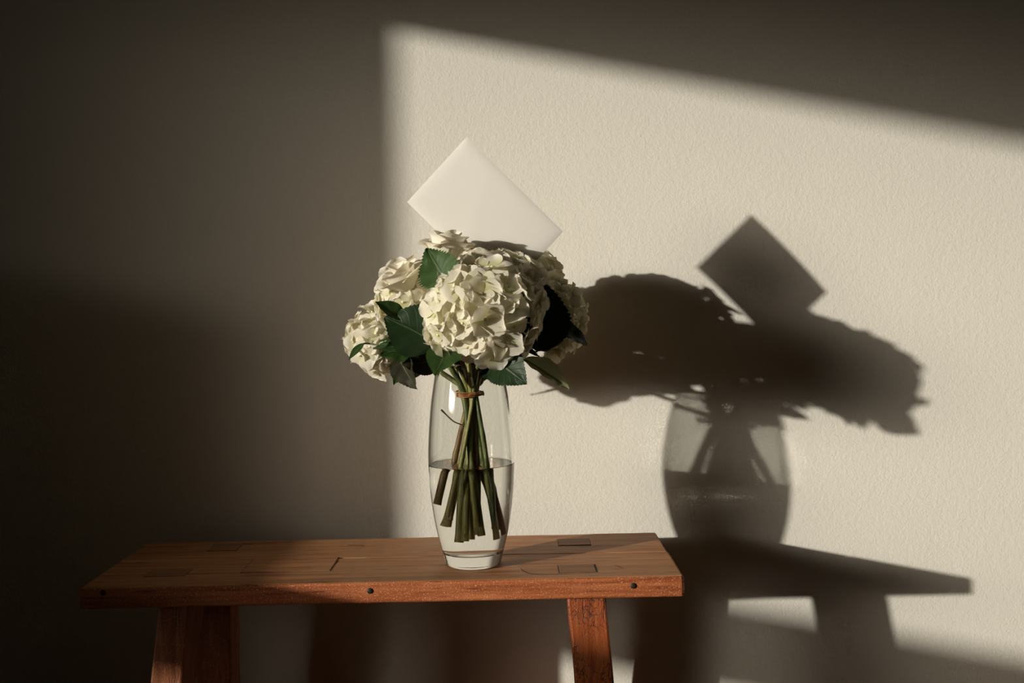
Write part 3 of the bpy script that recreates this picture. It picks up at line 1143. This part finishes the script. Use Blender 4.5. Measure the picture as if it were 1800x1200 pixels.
leaf(H4, b, t_, face(b, 0.1, 0.0), 0.040, 0.4, 0.3, 'leaf_dry', -0.4, 0.03, 0.04, TIE + Vector((-.01, 0, .05)), 9)
b, t_ = px(640, 603, 1.665), px(613, 632, 1.655)
leaf(H3, b, t_, face(b, 0.7, 0.5), 0.014, 0.3, 0.1, 'leaf', 0.0, 0.02, 0.0, h3c, 10)
b, t_ = px(944, 618, 1.575), px(962, 500, 1.600)
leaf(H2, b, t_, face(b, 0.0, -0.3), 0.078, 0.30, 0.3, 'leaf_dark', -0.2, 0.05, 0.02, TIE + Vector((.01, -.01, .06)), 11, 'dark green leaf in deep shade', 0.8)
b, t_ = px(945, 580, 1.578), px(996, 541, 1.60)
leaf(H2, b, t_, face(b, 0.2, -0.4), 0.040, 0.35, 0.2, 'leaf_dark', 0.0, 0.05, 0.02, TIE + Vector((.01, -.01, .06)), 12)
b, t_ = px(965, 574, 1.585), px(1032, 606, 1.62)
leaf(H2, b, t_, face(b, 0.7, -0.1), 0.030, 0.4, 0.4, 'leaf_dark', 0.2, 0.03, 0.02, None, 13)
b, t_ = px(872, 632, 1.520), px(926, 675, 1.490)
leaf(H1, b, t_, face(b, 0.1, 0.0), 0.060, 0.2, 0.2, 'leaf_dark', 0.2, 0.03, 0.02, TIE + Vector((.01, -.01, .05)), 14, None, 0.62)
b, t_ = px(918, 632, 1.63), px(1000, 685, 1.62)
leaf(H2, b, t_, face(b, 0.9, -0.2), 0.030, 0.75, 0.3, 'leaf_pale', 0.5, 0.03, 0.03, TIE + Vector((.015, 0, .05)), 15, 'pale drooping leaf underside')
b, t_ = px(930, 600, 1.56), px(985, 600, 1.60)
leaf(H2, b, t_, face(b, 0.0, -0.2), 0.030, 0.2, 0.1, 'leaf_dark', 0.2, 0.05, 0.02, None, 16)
b, t_ = px(850, 650, 1.64), px(880, 668, 1.60)
leaf(H5, b, t_, face(b, 0.5, 0.0), 0.03, 0.3, 0.1, 'leaf_dark', 0.2, 0.03, 0.02, None, 17)
b, t_ = px(800, 640, 1.72), px(720, 668, 1.84)
leaf(H6, b, t_, UP, 0.055, 0.2, 0.3, 'leaf', 0.1, 0.05, 0.02, TIE + Vector((0, .01, .06)), 18)
b, t_ = px(850, 640, 1.72), px(860, 660, 1.86)
leaf(H6, b, t_, UP, 0.055, 0.2, 0.3, 'leaf', 0.1, 0.05, 0.02, TIE + Vector((0, .01, .06)), 19)

# leaves round the collar of the bouquet
for k, (a, z, ln, wd, mt) in enumerate(((4.1, 0.036, 0.10, 0.050, 'leaf_dark'), (4.75, 0.034, 0.085, 0.050, 'leaf_dark'), (5.4, 0.040, 0.11, 0.055, 'leaf'),
                                        (6.1, 0.046, 0.12, 0.055, 'leaf'), (0.7, 0.050, 0.12, 0.06, 'leaf'), (1.7, 0.056, 0.13, 0.06, 'leaf'),
                                        (2.6, 0.05, 0.12, 0.06, 'leaf'), (3.4, 0.046, 0.11, 0.055, 'leaf'))):
    d = Vector((math.cos(a), math.sin(a), 0))
    b = VC + Vector((0, 0, 0.308 + z)) + d * 0.028
    t_ = b + d * ln + Vector((0, 0, -0.012 + 0.004 * (k % 3)))
    leaf((H1, H1, H5, H2, H6, H6, H3, H4)[k], b, t_, UP + d * 0.15, wd, 0.15, 0.35, mt, 0.1, 0.05, 0.02, TIE + d * 0.012 + Vector((0, 0, 0.05)), 30 + k)

for k in range(9):
    a = 0.25 + k * 2 * math.pi / 9
    d = Vector((math.cos(a), math.sin(a), 0))
    b = VC + Vector((0, 0, 0.308 + 0.026 + 0.005 * (k % 2))) + d * 0.020
    t_ = b + d * (0.075 + 0.012 * (k % 3)) + Vector((0, 0, -0.014 + 0.006 * (k % 2)))
    leaf((H5, H6, H6, H6, H3, H4, H1, H1, H2)[k], b, t_, UP + d * 0.3, 0.050, 0.15, 0.35, 'leaf_dark', 0.15, 0.05, 0.02,
         TIE + d * 0.012 + Vector((0, 0, 0.04)), 60 + k)
for k, (p, q) in enumerate(((px(800, 590, 1.70), px(700, 560, 1.80)), (px(860, 590, 1.70), px(830, 570, 1.86)), (px(780, 600, 1.66), px(690, 600, 1.72)), (px(795, 632, 1.70), px(752, 566, 1.75)), (px(770, 640, 1.72), px(735, 590, 1.80)))):
    leaf((H6, H6, H3, H6, H6)[k], p, q, UP if k < 3 else Vector((-0.8, -0.6, 0.2)), 0.06, 0.15, 0.2, 'leaf', 0.1, 0.05, 0.02, TIE + Vector((-0.005, 0.01, 0.05)), 80 + k)

# leafy side shoots whose stems fill the bundle
for k, (tp, sd, lowp, br) in enumerate((
        (px(806, 600, 1.60), 41, bottom_pt(3.6, 0.030, 0.075), True),
        (px(835, 600, 1.62), 43, bottom_pt(0.0, 0.038, 0.048), True),
        (px(858, 610, 1.66), 47, bottom_pt(5.8, 0.036, 0.044), False),
        (px(790, 610, 1.68), 53, bottom_pt(1.3, 0.014, 0.050), False),
        (px(822, 612, 1.56), 59, bottom_pt(4.6, 0.012, 0.046), False),
        (px(842, 606, 1.70), 61, bottom_pt(2.9, 0.040, 0.095), True),
        (px(812, 604, 1.58), 67, bottom_pt(3.9, 0.046, 0.082), False),
        (px(848, 600, 1.58), 71, bottom_pt(5.5, 0.044, 0.062), False),
        (px(826, 604, 1.66), 73, bottom_pt(5.0, 0.022, 0.060), True))):
    lab = ['woody brown stem with short side twig in the vase, left of the bundle', 'woody stem leaning to the right side of the vase',
           'green stem reaching the lower right of the vase', 'green stem at the back of the bundle in the vase',
           'pale green stem at the front centre of the bundle', 'short brown stem hanging just below the water line',
           'stem splayed furthest to the left against the glass', 'stem splayed to the right at the front of the vase',
           'brown stem between the green ones at the front of the bundle'][k]
    root = empty('cut_stem', lowp, lab, 'stem', 'stems in the vase')
    stem(root, tp, -UP, lowp, 0.0030 + 0.0006 * (k % 3), br, sd)
    if k == 0:
        tw = bezier_pts([VC + Vector((-0.012, -0.006, 0.215)), VC + Vector((-0.026, -0.012, 0.222)), VC + Vector((-0.043, -0.018, 0.240))], 5)
        V, Fc = tube_vf(tw, [0.0011] * (len(tw) - 2) + [0.0013, 0.0016], 6)
        mesh('twig', V, Fc, M['stem_brown'], root)

# twine round the bundle
pts = []
turns = 3
for i in range(turns * 28 + 1):
    a = 2 * math.pi * i / 28
    rr = 0.0208 + 0.0008 * math.sin(3 * a + i * 0.05)
    pts.append(TIE + Vector((rr * math.cos(a), rr * math.sin(a), -0.004 + 0.0028 * i / 28 + 0.0014 * math.sin(a * 0.9 + 1))))
V, Fc = tube_vf(pts, 0.00105, 7)
tw = mesh('twine_binding', V, Fc, M['twine'], loc=TIE)
tag(tw, 'orange-brown twine wound round the stems inside the vase', 'twine')
